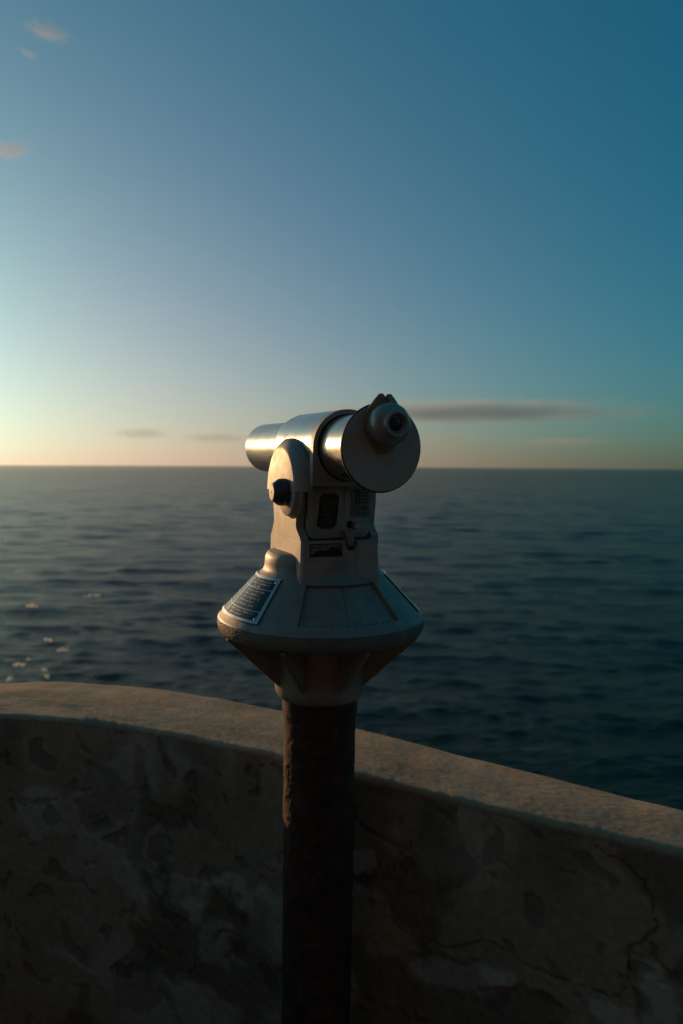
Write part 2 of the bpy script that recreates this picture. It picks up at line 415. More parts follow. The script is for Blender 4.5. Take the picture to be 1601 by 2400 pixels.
def build_wall():
    root = bpy.data.objects.new('parapet_wall', None); COL.objects.link(root)
    root.location = (PN[iu][0], PN[iu][1], 0)
    tag(root, 'curved sea wall with flaking weathered render and sandy mortar top', 'wall')
    off = np.array([PN[iu][0], PN[iu][1], 0])
    LIP = 0.013
    # ---- face
    zs = np.concatenate([np.arange(-0.02, 0.15, 0.02), np.arange(0.15, WALL_T - LIP + 0.0041, 0.0042)])
    u, z = np.meshgrid(U, zs, indexing='ij')
    wu = u + 0.05 * fbm(u * 5, z * 5, u * 0, 4); wz = z + 0.05 * fbm(u * 5 + 9, z * 5, u * 0 + 3, 4)
    lump = 0.007 * fbm(u * 3.2, z * 3.2, u * 0 + 1, 3) + 0.0016 * fbm(u * 26, z * 26, u * 0, 4)
    lost = sstep(0.08, 0.22, fbm(wu * 2.1 + 3.1, wz * 2.3, u * 0 + 5, 5, 0.5))     # render fallen away
    pock = sstep(0.34, 0.42, fbm(wu * 15, wz * 15, u * 0 + 8, 3))
    cracks = np.minimum.reduce([
        seg_dist(wu, wz, [(-0.300, 0.80), (-0.304, 0.733), (-0.300, 0.665), (-0.313, 0.579), (-0.395, 0.562), (-0.477, 0.577), (-0.605, 0.556), (-0.707, 0.572), (-0.737, 0.629), (-0.742, 0.746), (-0.735, 0.791), (-0.70, 0.825), (-0.642, 0.842)]),
        seg_dist(wu, wz, [(-0.740, 0.70), (-0.80, 0.655), (-0.88, 0.64)]),
        seg_dist(wu, wz, [(-0.737, 0.60), (-0.745, 0.52), (-0.74, 0.42)]),
        seg_dist(wu, wz, [(-0.304, 0.755), (-0.22, 0.752), (-0.15, 0.77)]),
        seg_dist(wu, wz, [(0.10, 0.40), (0.18, 0.36), (0.24, 0.26)])])
    cw = 0.001 + 0.005 * sstep(-0.3, 0.5, fbm(u * 7, z * 7, u * 0 + 2, 2))
    crack = 1 - sstep(cw * 0.35, cw * 1.3, cracks)
    disp = lump - 0.005 * lost * (0.7 + 0.6 * fbm(u * 12, z * 12, u * 0 + 4, 3)) - 0.004 * pock - 0.006 * crack
    disp = disp - 0.001
    pale = 0.7 * sstep(0.16, 0.5, fbm(wu * 3.0 + 20, wz * 3.3, u * 0 + 9, 4, 0.5))
    for pu, pz, ru, rz in ((-0.290, 0.800, 0.055, 0.035), (0.317, 0.555, 0.05, 0.07), (0.250, 0.470, 0.07, 0.05), (0.40, 0.47, 0.08, 0.07),
                           (-0.775, 0.600, 0.028, 0.075), (-0.70, 0.525, 0.07, 0.035), (-0.42, 0.500, 0.10, 0.035), (0.014, 0.513, 0.05, 0.035), (0.115, 0.496, 0.06, 0.04), (0.66, 0.62, 0.08, 0.1), (0.16, 0.36, 0.07, 0.06), (-0.20, 0.69, 0.05, 0.03)):
        d = np.hypot((wu - pu) / ru, (wz - pz) / rz) + 0.35 * fbm(u * 16, z * 16, u * 0 + 6, 4)
        pale = np.maximum(pale, 1 - sstep(0.7, 1.05, d))
    tone = np.empty(u.shape + (3,))
    n0 = fbm(u * 2.2, z * 2.2, u * 0 + 12, 5)[..., None]
    tone[:] = np.array([0.40, 0.285, 0.19]); tone *= 1 + 0.22 * n0
    tone += (np.array([0.54, 0.455, 0.365]) - tone) * (0.85 * pale)[..., None]
    tone += (np.array([0.17, 0.122, 0.078]) - tone) * (0.75 * np.clip(lost - 0.5 * pale, 0, 1))[..., None]
    tone += (np.array([0.06, 0.05, 0.04]) - tone) * np.clip(0.4 * crack + 0.35 * pock, 0, 1)[..., None]
    grime = sstep(-0.1, 0.4, fbm(u * 6, z * 1.2, u * 0 + 15, 4)) * sstep(0.62, 0.84, z)
    tone *= (1 - 0.35 * grime)[..., None]
    P = np.empty(u.shape + (3,))
    P[..., 0] = PN[:, None, 0] + INW[:, None, 0] * disp; P[..., 1] = PN[:, None, 1] + INW[:, None, 1] * disp; P[..., 2] = z
    o = link('wall_face', grid_mesh(P - off, tone), M['render'], root, 0); o.data.shade_smooth()
    # ---- coping: lip, top, outer edge and back
    ks = np.linspace(0, 1, 64)
    prof = [(0.004, WALL_T - LIP - 0.016), (0.001, WALL_T - LIP - 0.006), (0.0, WALL_T - LIP), (0.0005, WALL_T - 0.009), (0.002, WALL_T - 0.0055), (0.0050, WALL_T - 0.0025), (0.009, WALL_T - 0.0007)]
    rows = []
    W = np.linalg.norm(PF - PN, axis=1)
    edge = 0.004 * fbm(U * 5, U * 0, U * 0 + 2, 3) + 0.0035 * np.minimum(0, fbm(U * 22, U * 0, U * 0 + 31, 3))
    chip = 0.016 * sstep(0.3, 0.55, fbm(U * 7 + 4, U * 0, U * 0 + 44, 3))
    for s_, z_ in prof:
        rows.append((np.full_like(U, s_) - edge + chip * sstep(WALL_T - 0.03, WALL_T, np.array(z_)), np.full_like(U, z_)))
    for k in ks[1:]:
        s_ = 0.014 + k * (W - 0.022)
        rows.append((s_ + (chip - edge) * (1 - k) ** 3, np.full_like(U, WALL_T) + 0.004 * math.sin(math.pi * k)))
    rows += [(W - 0.002, np.full_like(U, WALL_T - 0.01)), (W, np.full_like(U, WALL_T - 0.04)), (W, np.full_like(U, 0.3)), (W, np.full_like(U, -1.5))]
    D = np.stack([r[0] for r in rows], 1); Z = np.stack([r[1] for r in rows], 1)
    uu = np.broadcast_to(U[:, None], D.shape)
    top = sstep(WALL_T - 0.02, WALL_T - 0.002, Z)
    Z = Z + top * (0.0022 * fbm(uu * 7, D * 7, D * 0, 3) + 0.0005 * fbm(uu * 80, D * 80, D * 0 + 4, 3) - 0.0004 * sstep(0.42, 0.62, fbm(uu * 75, D * 75, D * 0 + 9, 3)))
    inw = -0.0025 * fbm(uu * 40, Z * 40, D * 0 + 3, 3) * (1 - top)
    P = np.empty(D.shape + (3,))
    P[..., 0] = PN[:, None, 0] - INW[:, None, 0] * (D + inw); P[..., 1] = PN[:, None, 1] - INW[:, None, 1] * (D + inw); P[..., 2] = Z
    n1 = fbm(uu * 5, D * 9, D * 0 + 21, 5)[..., None]; n2 = sstep(0.05, 0.4, fbm(uu * 3, D * 14, D * 0 + 27, 4))[..., None]
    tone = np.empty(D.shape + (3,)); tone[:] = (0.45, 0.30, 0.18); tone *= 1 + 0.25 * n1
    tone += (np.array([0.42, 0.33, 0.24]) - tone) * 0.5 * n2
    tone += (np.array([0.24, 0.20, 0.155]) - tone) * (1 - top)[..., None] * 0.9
    pit = sstep(0.38, 0.6, fbm(uu * 60, D * 60, D * 0 + 9, 3))[..., None]; tone *= 1 - 0.2 * pit
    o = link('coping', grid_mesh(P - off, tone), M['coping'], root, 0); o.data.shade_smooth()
build_wall()

# ================================================================== terrace and cliff under it
def build_ground():
    ring = [(x, y) for x, y in PN - INW * 0.03] + [(-8.0, -8.2), (9.5, -8.2)]
    pts = [(x, y, 0.0) for x, y in ring]
    me = mesh_from(pts, [tuple(range(len(pts)))])
    tag(link('terrace_floor', me, M['paving'], smooth=0), kind='structure')
    # rock foot: outline stepped out and down to the sea
    outl = np.array([(x, y) for x, y in (PF + INW * 0.02)[::12]] + [(-8.0, -8.2), (9.5, -8.2)]); c = outl.mean(0)
    loops = []
    for k, zz in enumerate(np.linspace(-0.6, SEA_Z - 4, 14)):
        sc = 1 + 0.045 * k
        p = c + (outl - c) * sc
        nn = fbm(p[:, 0] * 0.5, p[:, 1] * 0.5, np.full(len(p), zz * 0.4), 4)
        p = p + (outl - c) / np.linalg.norm(outl - c, axis=1, keepdims=True) * (0.35 * nn * min(1, k / 2))[:, None]
        loops.append([(a, b, zz) for a, b in p])
    tag(link('cliff', loft(loops), M['rock'], smooth=0), kind='structure')
build_ground()

# ================================================================== unseen house, added behind the camera to block and warm the sky light
M['stone'] = mat_simple('shade_house_stone', (0.040, 0.034, 0.029), (0.068, 0.058, 0.049), 1.5, 0.95, 0.5, 0.02)
M['wood'] = mat_simple('weathered_door_wood', (0.05, 0.032, 0.02), (0.075, 0.05, 0.033), 5, 0.8)
M['pane'] = metal('window_pane', (0.01, 0.011, 0.012), (0.015, 0.016, 0.017), 0.0, 0.08, 0.14, 10, 0, 0, 2)
def build_shade_house():
    h = bpy.data.objects.new('added_shade_house', None); COL.objects.link(h); h.location = (0.5, -3.0, 0)
    tag(h, 'unseen dark stone house added behind the camera to block and warm sky light', 'added light blocker')
    ops = [(-0.5, 0.5, -0.02, 2.1)] + [(x, x + 1.0, 1.0, 2.2) for x in (-5.6, -3.0, 2.0, 4.6)]
    wall = cut(box(-8, 8, -5, 0, -0.02, 4.6), [box(a, b, -0.18, 0.1, c, d) for a, b, c, d in ops])
    link('wall', wall, M['stone'], h, 0)
    link('roof', prism([(-5.3, 4.6), (0.3, 4.6), (0.3, 4.75), (-2.5, 6.2), (-5.3, 4.75)], -8.3, 8.3, 'YZ'), M['rock'], h, 0)
    d = link('door', box(-0.48, 0.48, -0.14, -0.09, 0.0, 2.08), M['wood'], h, 0)
    link('handle', box(0.36, 0.42, -0.085, -0.05, 0.98, 1.1, 0.01, 2), M['screw'], d, 0)
    for a, b, c, e in ops[1:]:
        wn = link('window', join(box(a, a + 0.06, -0.13, -0.08, c, e), box(b - 0.06, b, -0.13, -0.08, c, e), box(a + 0.06, b - 0.06, -0.13, -0.08, c, c + 0.06), box(a + 0.06, b - 0.06, -0.13, -0.08, e - 0.06, e), box((a + b) / 2 - 0.025, (a + b) / 2 + 0.025, -0.13, -0.08, c + 0.06, e - 0.06)), M['wood'], h, 0)
        for p, q in ((a + 0.06, (a + b) / 2 - 0.025), ((a + b) / 2 + 0.025, b - 0.06)):
            link('pane', box(p, q, -0.11, -0.10, c + 0.06, e - 0.06), M['pane'], wn, 0)
build_shade_house()

# ================================================================== telescope
YAW = R(24.5)
T = bpy.data.objects.new('coin_telescope', None); COL.objects.link(T)
LEAN = R(0.4)
T.matrix_world = Matrix.Translation((-0.0468, 1.3415, 0)) @ Matrix.Rotation(LEAN, 4, 'Y') @ Matrix.Rotation(YAW, 4, 'Z')
tag(T, 'silver coin operated viewing telescope on a rusty iron post', 'telescope')
def part(name, me, mat, parent=T, smooth=35, label=None):
    o = link(name, me, M[mat], parent, smooth)
    if label: o['label'] = label
    return o

# ---- post
def build_pole():
    n, zs = 144, np.concatenate([np.arange(0, 0.4, 0.02), np.arange(0.4, 1.071, 0.003)])
    a = np.arange(n) / n * 2 * math.pi
    A, Z = np.meshgrid(a, zs); cx, cy = np.cos(A), np.sin(A)
    r = 0.0692 + 0.0012 * sstep(0.3, 1.0, Z)
    r = r + 0.0032 * sstep(1.012, 1.024, Z + 0.004 * fbm(cx * 3, cy * 3, Z * 0, 2))       # sleeve under the collar
    fl = fbm(cx * 2.6, cy * 2.6, Z * 34, 4, 0.6)
    patchy = 0.35 + 0.65 * sstep(-0.2, 0.3, fbm(cx * 1.2 + 5, cy * 1.2, Z * 5, 2))
    r = r + patchy * (0.0013 * sstep(0.10, 0.18, fl) + 0.0008 * fbm(cx * 7, cy * 7, Z * 110, 3)) - 0.0008
    bm_v = np.stack([r * cx, r * cy, Z], -1).reshape(-1, 3)
    f = [(j * n + k, j * n + (k + 1) % n, (j + 1) * n + (k + 1) % n, (j + 1) * n + k) for j in range(len(zs) - 1) for k in range(n)]
    part('post', mesh_from(bm_v, f), 'rust', smooth=60)
    fl = part('base_flange', lathe([(0.0725, 0.0), (0.14, 0.0), (0.14, 0.010), (0.137, 0.012), (0.0725, 0.012)], 64, cap=False), 'rust')
    for k in range(4):
        a = R(45 + 90 * k)
        part('bolt', lathe([(0.0, 0.028), (0.008, 0.028), (0.0095, 0.026), (0.0095, 0.0125), (0.0, 0.0125)], 6, origin=(0.115 * math.cos(a), 0.115 * math.sin(a), 0)), 'rust', fl)
build_pole()

def azl(deg):                      # azimuth from straight towards the terrace, positive right
    return R(deg) - YAW
def dirv(a): return Vector((math.sin(a), -math.cos(a), 0))

# ---- collar with webs
col = part('mounting_collar', lathe([(0.072, 1.19), (0.0875, 1.19), (0.0880, 1.15), (0.0882, 1.074), (0.0870, 1.066), (0.0835, 1.0595), (0.079, 1.0565), (0.0728, 1.0565)], 96), 'cast')
for k in range(8):
    a = azl(-18 + 45 * k); u = dirv(a); v = Vector((-u.y, u.x, 0)); h = 0.0055
    poly = [(0.0855, 1.084), (0.089, 1.084), (0.1895, 1.1812), (0.1895, 1.1838), (0.0855, 1.1838)]
    me = loft([[u * r + v * s + Vector((0, 0, z)) for r, z in poly] for s in (-h, -h * 0.8, h * 0.8, h)])
    part('web', me, 'cast', col, 30)

# ---- base cover: neck, cone and rim in one casting, with a recessed panel
CR0, CZ0, CR1, CZ1 = 0.121, 1.2955, 0.190, 1.2225
cn = Vector((CZ0 - CZ1, CR1 - CR0)).normalized()       # (radial, up) normal of the cone
def cone_pt(a, t, off=0.0):
    r = CR0 + (CR1 - CR0) * t; z = CZ0 + (CZ1 - CZ0) * t
    return dirv(a) * (r + cn.x * off) + Vector((0, 0, z + cn.y * off))
prof = [(0.0, 1.3405), (0.094, 1.3405), (0.1010, 1.3385), (0.1060, 1.3335), (0.1085, 1.327), (0.1092, 1.318), (0.1098, 1.310), (0.1120, 1.304), (0.1155, 1.3005), (CR0, CZ0)]
prof += [(CR0 + (CR1 - CR0) * t, CZ0 + (CZ1 - CZ0) * t) for t in (0.25, 0.5, 0.75, 1.0)]
prof += [(0.1945, 1.2180), (0.1970, 1.2156), (0.1974, 1.2144), (0.1965, 1.2134), (0.150, 1.2134)]
def cone_patch(a0, a1, t0, t1, o0, o1, n=24, m=8):
    """solid curved slab on the cone between two offsets"""
    bm = bmesh.new(); V = {}
    for i in range(n + 1):
        for j in range(m + 1):
            for k, o in enumerate((o0, o1)):
                V[i, j, k] = bm.verts.new(cone_pt(a0 + (a1 - a0) * i / n, t0 + (t1 - t0) * j / m, o))
    for i in range(n):
        for j in range(m):
            bm.faces.new((V[i, j, 1], V[i + 1, j, 1], V[i + 1, j + 1, 1], V[i, j + 1, 1]))
            bm.faces.new((V[i, j, 0], V[i, j + 1, 0], V[i + 1, j + 1, 0], V[i + 1, j, 0]))
    for i in range(n):
        bm.faces.new((V[i, 0, 0], V[i + 1, 0, 0], V[i + 1, 0, 1], V[i, 0, 1])); bm.faces.new((V[i, m, 0], V[i, m, 1], V[i + 1, m, 1], V[i + 1, m, 0]))
    for j in range(m):
        bm.faces.new((V[0, j, 0], V[0, j, 1], V[0, j + 1, 1], V[0, j + 1, 0])); bm.faces.new((V[n, j, 0], V[n, j + 1, 0], V[n, j + 1, 1], V[n, j, 1]))
    return bm_mesh(bm)
part('rim_band', lathe([(0.150, 1.2131), (0.1970, 1.2131), (0.1982, 1.2122), (0.1984, 1.203), (0.1968, 1.1945), (0.1935, 1.1888), (0.188, 1.1850), (0.180, 1.1836), (0.0885, 1.1836)], 144, cap=False), 'rough', smooth=40)
PA0, PA1 = azl(-11), azl(51)
cover = part('base_cover', cut(lathe(prof, 144, cap=False), [cone_patch(PA0, PA1, 0.06, 0.90, -0.0085, 0.012)]), 'cast', smooth=28)
for a0, a1 in ((PA0 + 0.004, azl(17.6)), (azl(18.0), PA1 - 0.004)):
    part('window_panel', cone_patch(a0, a1, 0.068, 0.892, -0.0084, -0.0070), 'cast', cover)
for k in range(12):
    a = azl(-7 + 4.7 * k); p = cone_pt(a, 0.845, -0.0069); nrm = (dirv(a) * cn.x + Vector((0, 0, cn.y)))
    me = lathe([(0.0, 0.0007), (0.0010, 0.0006), (0.0013, 0.0)], 8); me.transform(Matrix.Translation(p) @ nrm.to_track_quat('Z', 'Y').to_matrix().to_4x4())
    part('vent_hole', me, 'edge', cover)

# ---- instruction plaques on both flanks
def word_strokes(bm, place, u0, u1, v0, v1, rnd, letter):
    """marks of printed words: place(u, v) -> point"""
    def quad(a, b, c, d):
        bm.faces.new([bm.verts.new(place(*p)) for p in ((a, c), (b, c), (b, d), (a, d))])
    u = u0
    while u < u1 - letter:
        for _ in range(rnd.randint(2, 8)):
            if u > u1 - letter: break
            wd = letter * rnd.uniform(0.6, 0.95); k = rnd.random(); st = letter * 0.26
            lo = v0 + (v1 - v0) * (0.0 if rnd.random() < 0.35 else 0.3)
            if k < 0.75: quad(u, u + st, lo, v1)
            if k > 0.3: quad(u + wd - st, u + wd, v0 + (v1 - v0) * 0.32, v1)
            if k < 0.55: quad(u + st, u + wd - st if k > 0.3 else u + wd, v0 + (v1 - v0) * 0.32, v0 + (v1 - v0) * 0.5)
            if k > 0.4 or k < 0.2: quad(u + st, u + wd - st, v1 - (v1 - v0) * 0.2, v1)
            u += letter
        u += letter * 0.9

def build_plaque(centre, half, seed):
    rnd = random.Random(seed)
    a0, a1 = azl(centre - half), azl(centre + half)
    pl = part('instruction_plaque', cone_patch(a0, a1, 0.0, 0.955, 0.0004, 0.0020, 40, 10), 'label')
    b = 0.045; tb = 0.055
    e0, e1 = 0.0021, 0.0030
    fr = join(cone_patch(a0, a1, 0.0, tb, e0, e1, 40, 1), cone_patch(a0, a1, 0.955 - tb, 0.955, e0, e1, 40, 1),
              cone_patch(a0, a0 + b, tb, 0.955 - tb, e0, e1, 2, 8), cone_patch(a1 - b, a1, tb, 0.955 - tb, e0, e1, 2, 8))
    part('plaque_frame', fr, 'trim', pl)
    am = (a0 + a1) / 2
    ln = [cone_patch(am - 0.012, am + 0.012, tb, 0.955 - tb, e0, 0.0025, 2, 8)]
    for t in (0.27, 0.72): ln.append(cone_patch(a0 + b, a1 - b, t - 0.007, t + 0.007, e0, 0.0024, 40, 1))
    part('rule_line', join(*ln), 'print', pl)
    bm = bmesh.new()
    for c0, c1 in ((a0 + b * 1.5, am - 0.035), (am + 0.035, a1 - b * 1.5)):
        for t, lft, rgt in ((0.085, 0.1, 0.95), (0.145, 0.02, 0.9), (0.21, 0.25, 0.62), (0.31, 0.06, 0.85), (0.385, 0.04, 0.78), (0.46, 0.05, 0.85), (0.535, 0.03, 0.74), (0.61, 0.02, 0.80), (0.75, 0.03, 0.93), (0.82, 0.12, 0.66)):
            word_strokes(bm, lambda u, v: cone_pt(u, v, 0.0023), c0 + (c1 - c0) * lft, c0 + (c1 - c0) * rgt, t, t + 0.040, rnd, 0.021)
    part('printed_text', bm_mesh(bm), 'print', pl, 0)
    for a in (a0 + 0.06, a1 - 0.06):
        for t in (0.085, 0.865):
            p = cone_pt(a, t, 0.0021); nrm = dirv(a) * cn.x + Vector((0, 0, cn.y))
            me = lathe([(0.0, 0.0018), (0.0015, 0.0016), (0.0026, 0.0006), (0.0027, 0.0)], 16)
            me.transform(Matrix.Translation(p) @ nrm.to_track_quat('Z', 'Y').to_matrix().to_4x4())
            part('screw', me, 'screw', pl)
build_plaque(-70, 36, 3); build_plaque(113.5, 32, 4)

# ---- cradle: block with two upright arms
def arc(cx, cz, r, a0, a1, n): return [(cx + r * math.cos(R(a0 + (a1 - a0) * k / n)), cz + r * math.sin(R(a0 + (a1 - a0) * k / n))) for k in range(n + 1)]
FRONT = Matrix.Translation((0, -0.1045, 0)) @ Matrix.Rotation(R(-4.5), 4, 'Z')      # frame of the cradle's front face
plan_top = [(-0.0792, -0.0915), (-0.0765, -0.0962), (-0.0715, -0.0989), (0.0600, -0.1092), (0.0640, -0.1080), (0.0668, -0.1030), (0.0740, -0.088), (0.0787, -0.070), (0.0787, 0.070), (-0.0792, 0.0705)]
plan_bot = [(-0.0815, -0.0930), (-0.0785, -0.0980), (-0.0735, -0.1009), (0.0620, -0.1115), (0.0665, -0.1100), (0.0690, -0.1050), (0.0765, -0.089), (0.0807, -0.070), (0.0807, 0.073), (-0.0805, 0.073)]
block = loft([[(x, y, 1.291) for x, y in plan_bot], [(x, y, 1.3668) for x, y in plan_top]])
armp = [(-0.0905, 1.355), (-0.0905, 1.3665), (-0.0860, 1.3735), (-0.0690, 1.3865), (-0.0655, 1.394), (-0.0675, 1.410), (-0.0715, 1.436), (-0.0715, 1.476), (0.060, 1.476), (0.060, 1.436), (0.0545, 1.406), (0.0535, 1.394), (0.058, 1.384), (0.067, 1.370), (0.0695, 1.3655), (0.0695, 1.355)]
notch = prism([(0.0000, 1.380), (0.0012, 1.361), (0.0045, 1.3525), (0.0095, 1.3492), (0.0180, 1.3492), (0.0235, 1.3530), (0.0262, 1.362), (0.0272, 1.380)], -0.02, 0.026, 'XZ'); notch.transform(FRONT)
def union(a, b):
    o = bpy.data.objects.new('tmp', a); k = bpy.data.objects.new('tmpc', b); COL.objects.link(o); COL.objects.link(k)
    m = o.modifiers.new('b', 'BOOLEAN'); m.operation = 'UNION'; m.object = k; m.solver = 'EXACT'
    dg = bpy.context.evaluated_depsgraph_get(); dg.update(); out = bpy.data.meshes.new_from_object(o.evaluated_get(dg))
    bpy.data.objects.remove(k); bpy.data.objects.remove(o); return out
cm = union(block, prism(armp, -0.0790, -0.0637, 'YZ'))
cm = union(cm, prism([(max(s_, -0.084), z_) for s_, z_ in armp], 0.0637, 0.0783, 'YZ'))
cm = cut(cm, [notch])
cradle = part('cradle', cm, 'body', smooth=30)
bv = cradle.modifiers.new('bevel', 'BEVEL'); bv.width = 0.0022; bv.segments = 3; bv.limit_method = 'ANGLE'; bv.angle_limit = R(28); bv.harden_normals = True

# ---- side covers, bosses and knobs on both arms
def arch(q, s0, hw, z0, h, sc):
    pts = []
    for k in range(41):
        t = math.pi * k / 40; c, s_ = math.cos(t), math.sin(t)
        pts.append((q, s0 + sc * hw * math.copysign(abs(c) ** 0.92, c), z0 + (h * sc if True else 0) * abs(s_) ** 1.05))
    return pts
for sx in (-1, 1):
    loops = [arch(sx * q, s0, hw, 1.4545 if sx < 0 else 1.468, h, 1.0) for q, s0, hw, h in
             ((0.0600, -0.010, 0.0915, 0.0965), (0.0700, -0.0100, 0.0915, 0.0965), (0.0765, -0.0104, 0.0905, 0.0955), (0.0820, -0.0115, 0.0875, 0.0920), (0.0868, -0.0130, 0.0815, 0.0862), (0.0900, -0.0145, 0.0765, 0.0812), (0.0915, -0.0152, 0.0735, 0.0782), (0.0920, -0.0155, 0.0715, 0.0762))]
    part('side_cover', loft(loops), 'body', smooth=34)
    if sx > 0: continue
    org = (0, -0.046, 1.4525)
    bp = [(0.050, 0.0774), (0.0485, 0.0790), (0.0450, 0.0830), (0.0436, 0.0865), (0.0428, 0.0900), (0.0410, 0.0912), (0.0, 0.0912)]
    part('pivot_boss', lathe([(r, sx * h) for r, h in bp], 64, 'X', org), 'body')
    kb = [(0.0245, 0.0911), (0.0248, 0.0960), (0.0246, 0.1030), (0.0235, 0.1065), (0.0180, 0.1140), (0.0150, 0.1175)]
    k = part('pivot_knob', lathe([(r, sx * h) for r, h in kb], 32, 'X', org), 'black', smooth=25)
    part('knob_cap', lathe([(r, sx * h) for r, h in [(0.0136, 0.1176), (0.0134, 0.1186), (0.0022, 0.1188), (0.0018, 0.1176), (0.0, 0.1176)]], 32, 'X', org), 'body', k)

# ---- tilting housing with front panel
hp = arc(0.0490, 1.3815, 0.012, -90, 0, 5) + [(0.0615, 1.4660), (-0.0615, 1.4660)] + arc(-0.0490, 1.3815, 0.012, 180, 270, 5)
hous = prism(hp, -0.079, 0.056, 'XZ', 0.0022, 2)
hole = lathe([(0.0, -0.09), (0.0072, -0.09), (0.0072, -0.064), (0.0, -0.064)], 32, 'Y', (0.0225, 0, 1.3936))
hous = part('housing', cut(hous, [hole]), 'body', smooth=30)
part('hole_bottom', lathe([(0.0, -0.066), (0.0070, -0.066), (0.0070, -0.0645), (0.0, -0.0645)], 24, 'Y', (0.0225, 0, 1.3936)), 'edge', hous)
part('lock_barrel', lathe([(0.0, -0.0825), (0.0055, -0.0825), (0.0066, -0.0815), (0.0068, -0.0789), (0.0, -0.0789)], 32, 'Y', (0.0372, 0, 1.3902)), 'trim', hous)
part('lock_tab', prism([(0.0060, 1.3850), (0.0060, 1.3810), (0.0100, 1.3745), (0.0108, 1.3580), (0.0118, 1.3555), (0.0225, 1.3555), (0.0238, 1.3580), (0.0248, 1.3745), (0.0300, 1.3805), (0.050, 1.3815), (0.050, 1.3850)], -0.0945, -0.0785, 'XZ', 0.0012, 2), 'body', hous)
part('panel_rib', box(0.0095, 0.0125, -0.0803, -0.0791, 1.415, 1.462, 0.0005, 1), 'body', hous)

# ---- labels on the front
def flat(poly, s0, s1): return prism(poly, s0, s1, 'XZ')
lab = part('warning_label', flat([(-0.0365, 1.388), (-0.040, 1.393), (-0.0420, 1.391), (-0.0440, 1.395), (-0.0405, 1.420), (-0.0385, 1.446), (-0.034, 1.446), (-0.033, 1.4505), (-0.006, 1.451), (-0.005, 1.4465), (-0.0015, 1.4465), (-0.003, 1.420), (-0.0065, 1.393), (-0.0095, 1.3935), (-0.012, 1.388)], -0.0804, -0.07925), 'label', smooth=0)
bm = bmesh.new(); rnd = random.Random(9)
for k, z in enumerate((1.4395, 1.4350, 1.4285, 1.4240, 1.4195, 1.4135, 1.4095, 1.4035, 1.3995, 1.3955)):
    sh = -(1.44 - z) * 0.09
    word_strokes(bm, lambda u, v: Vector((u, -0.08055, -v)), -0.0335 + sh + rnd.uniform(0, 0.004), -0.0075 + sh - rnd.uniform(0, 0.004), -(z + 0.0022), -z, rnd, 0.0013)
part('printed_text', bm_mesh(bm), 'dimprint', lab, 0)
part('rule_line', join(box(-0.0385, -0.0045, -0.0807, -0.0805, 1.4322, 1.4328), box(-0.0355, -0.010, -0.0807, -0.0805, 1.4458, 1.4463)), 'dimprint', lab)

st = part('information_sticker', box(0.0235, 0.0605, -0.0801, -0.07925, 1.4075, 1.4590), 'sticker', smooth=0)
bars = [box(0.0315, 0.0342, -0.0804, -0.0802, 1.4300, 1.4578), box(0.0375, 0.0402, -0.0804, -0.0802, 1.4315, 1.4578)]
for z in (1.4335, 1.4405, 1.4460, 1.4520): bars.append(box(0.0425, 0.0580, -0.0804, -0.0802, z, z + 0.0013))
bars += [box(0.0380, 0.0388, -0.0804, -0.0802, 1.4225, 1.4280), box(0.0380, 0.0590, -0.0804, -0.0802, 1.4215, 1.4222), box(0.0315, 0.0320, -0.0804, -0.0802, 1.410, 1.425)]
bm = bmesh.new()
word_strokes(bm, lambda u, v: Vector((u, -0.08025, -v)), 0.0425, 0.0585, -1.4280, -1.4235, rnd, 0.0030)
word_strokes(bm, lambda u, v: Vector((u, -0.08025, -v)), 0.0390, 0.0580, -1.4185, -1.4125, rnd, 0.0034)
part('printed_marks', join(*bars, bm_mesh(bm)), 'label', st, 0)

def fpart(name, me, mat, parent=T, smooth=0):
    me.transform(FRONT @ Matrix.Translation((-0.0067, 0.0, 0.0022))); return part(name, me, mat, parent, smooth)
pb = fpart('picture_label', box(-0.0590, 0.0020, -0.0012, -0.0002, 1.3375, 1.3610), 'label')
ys = -0.0014
sky_p = [(-0.0568, 1.3592), (-0.0002, 1.3592), (-0.0002, 1.3495), (-0.0040, 1.3515), (-0.010, 1.3532), (-0.0165, 1.3538), (-0.0225, 1.3520), (-0.027, 1.3495), (-0.0335, 1.3488), (-0.0400, 1.3500), (-0.0470, 1.3480), (-0.0520, 1.3435), (-0.0568, 1.3415)]
fpart('picture_print', mesh_from([(x, ys, z) for x, z in sky_p], [tuple(range(len(sky_p)))]), 'sticker', pb, 0)
bm = bmesh.new()
word_strokes(bm, lambda u, v: Vector((u, ys - 0.00025, -v)), -0.0545, -0.0330, -1.3572, -1.3528, rnd, 0.0032)
bm.faces.new([bm.verts.new(p) for p in ((-0.0310, ys - 0.00025, 1.3520), (-0.0298, ys - 0.00025, 1.3520), (-0.0268, ys - 0.00025, 1.3572), (-0.0280, ys - 0.00025, 1.3572))])
word_strokes(bm, lambda u, v: Vector((u, ys - 0.00025, -v)), -0.0240, 0.0005, -1.3574, -1.3538, rnd, 0.0034)
fpart('printed_text', bm_mesh(bm), 'label', pb, 0)

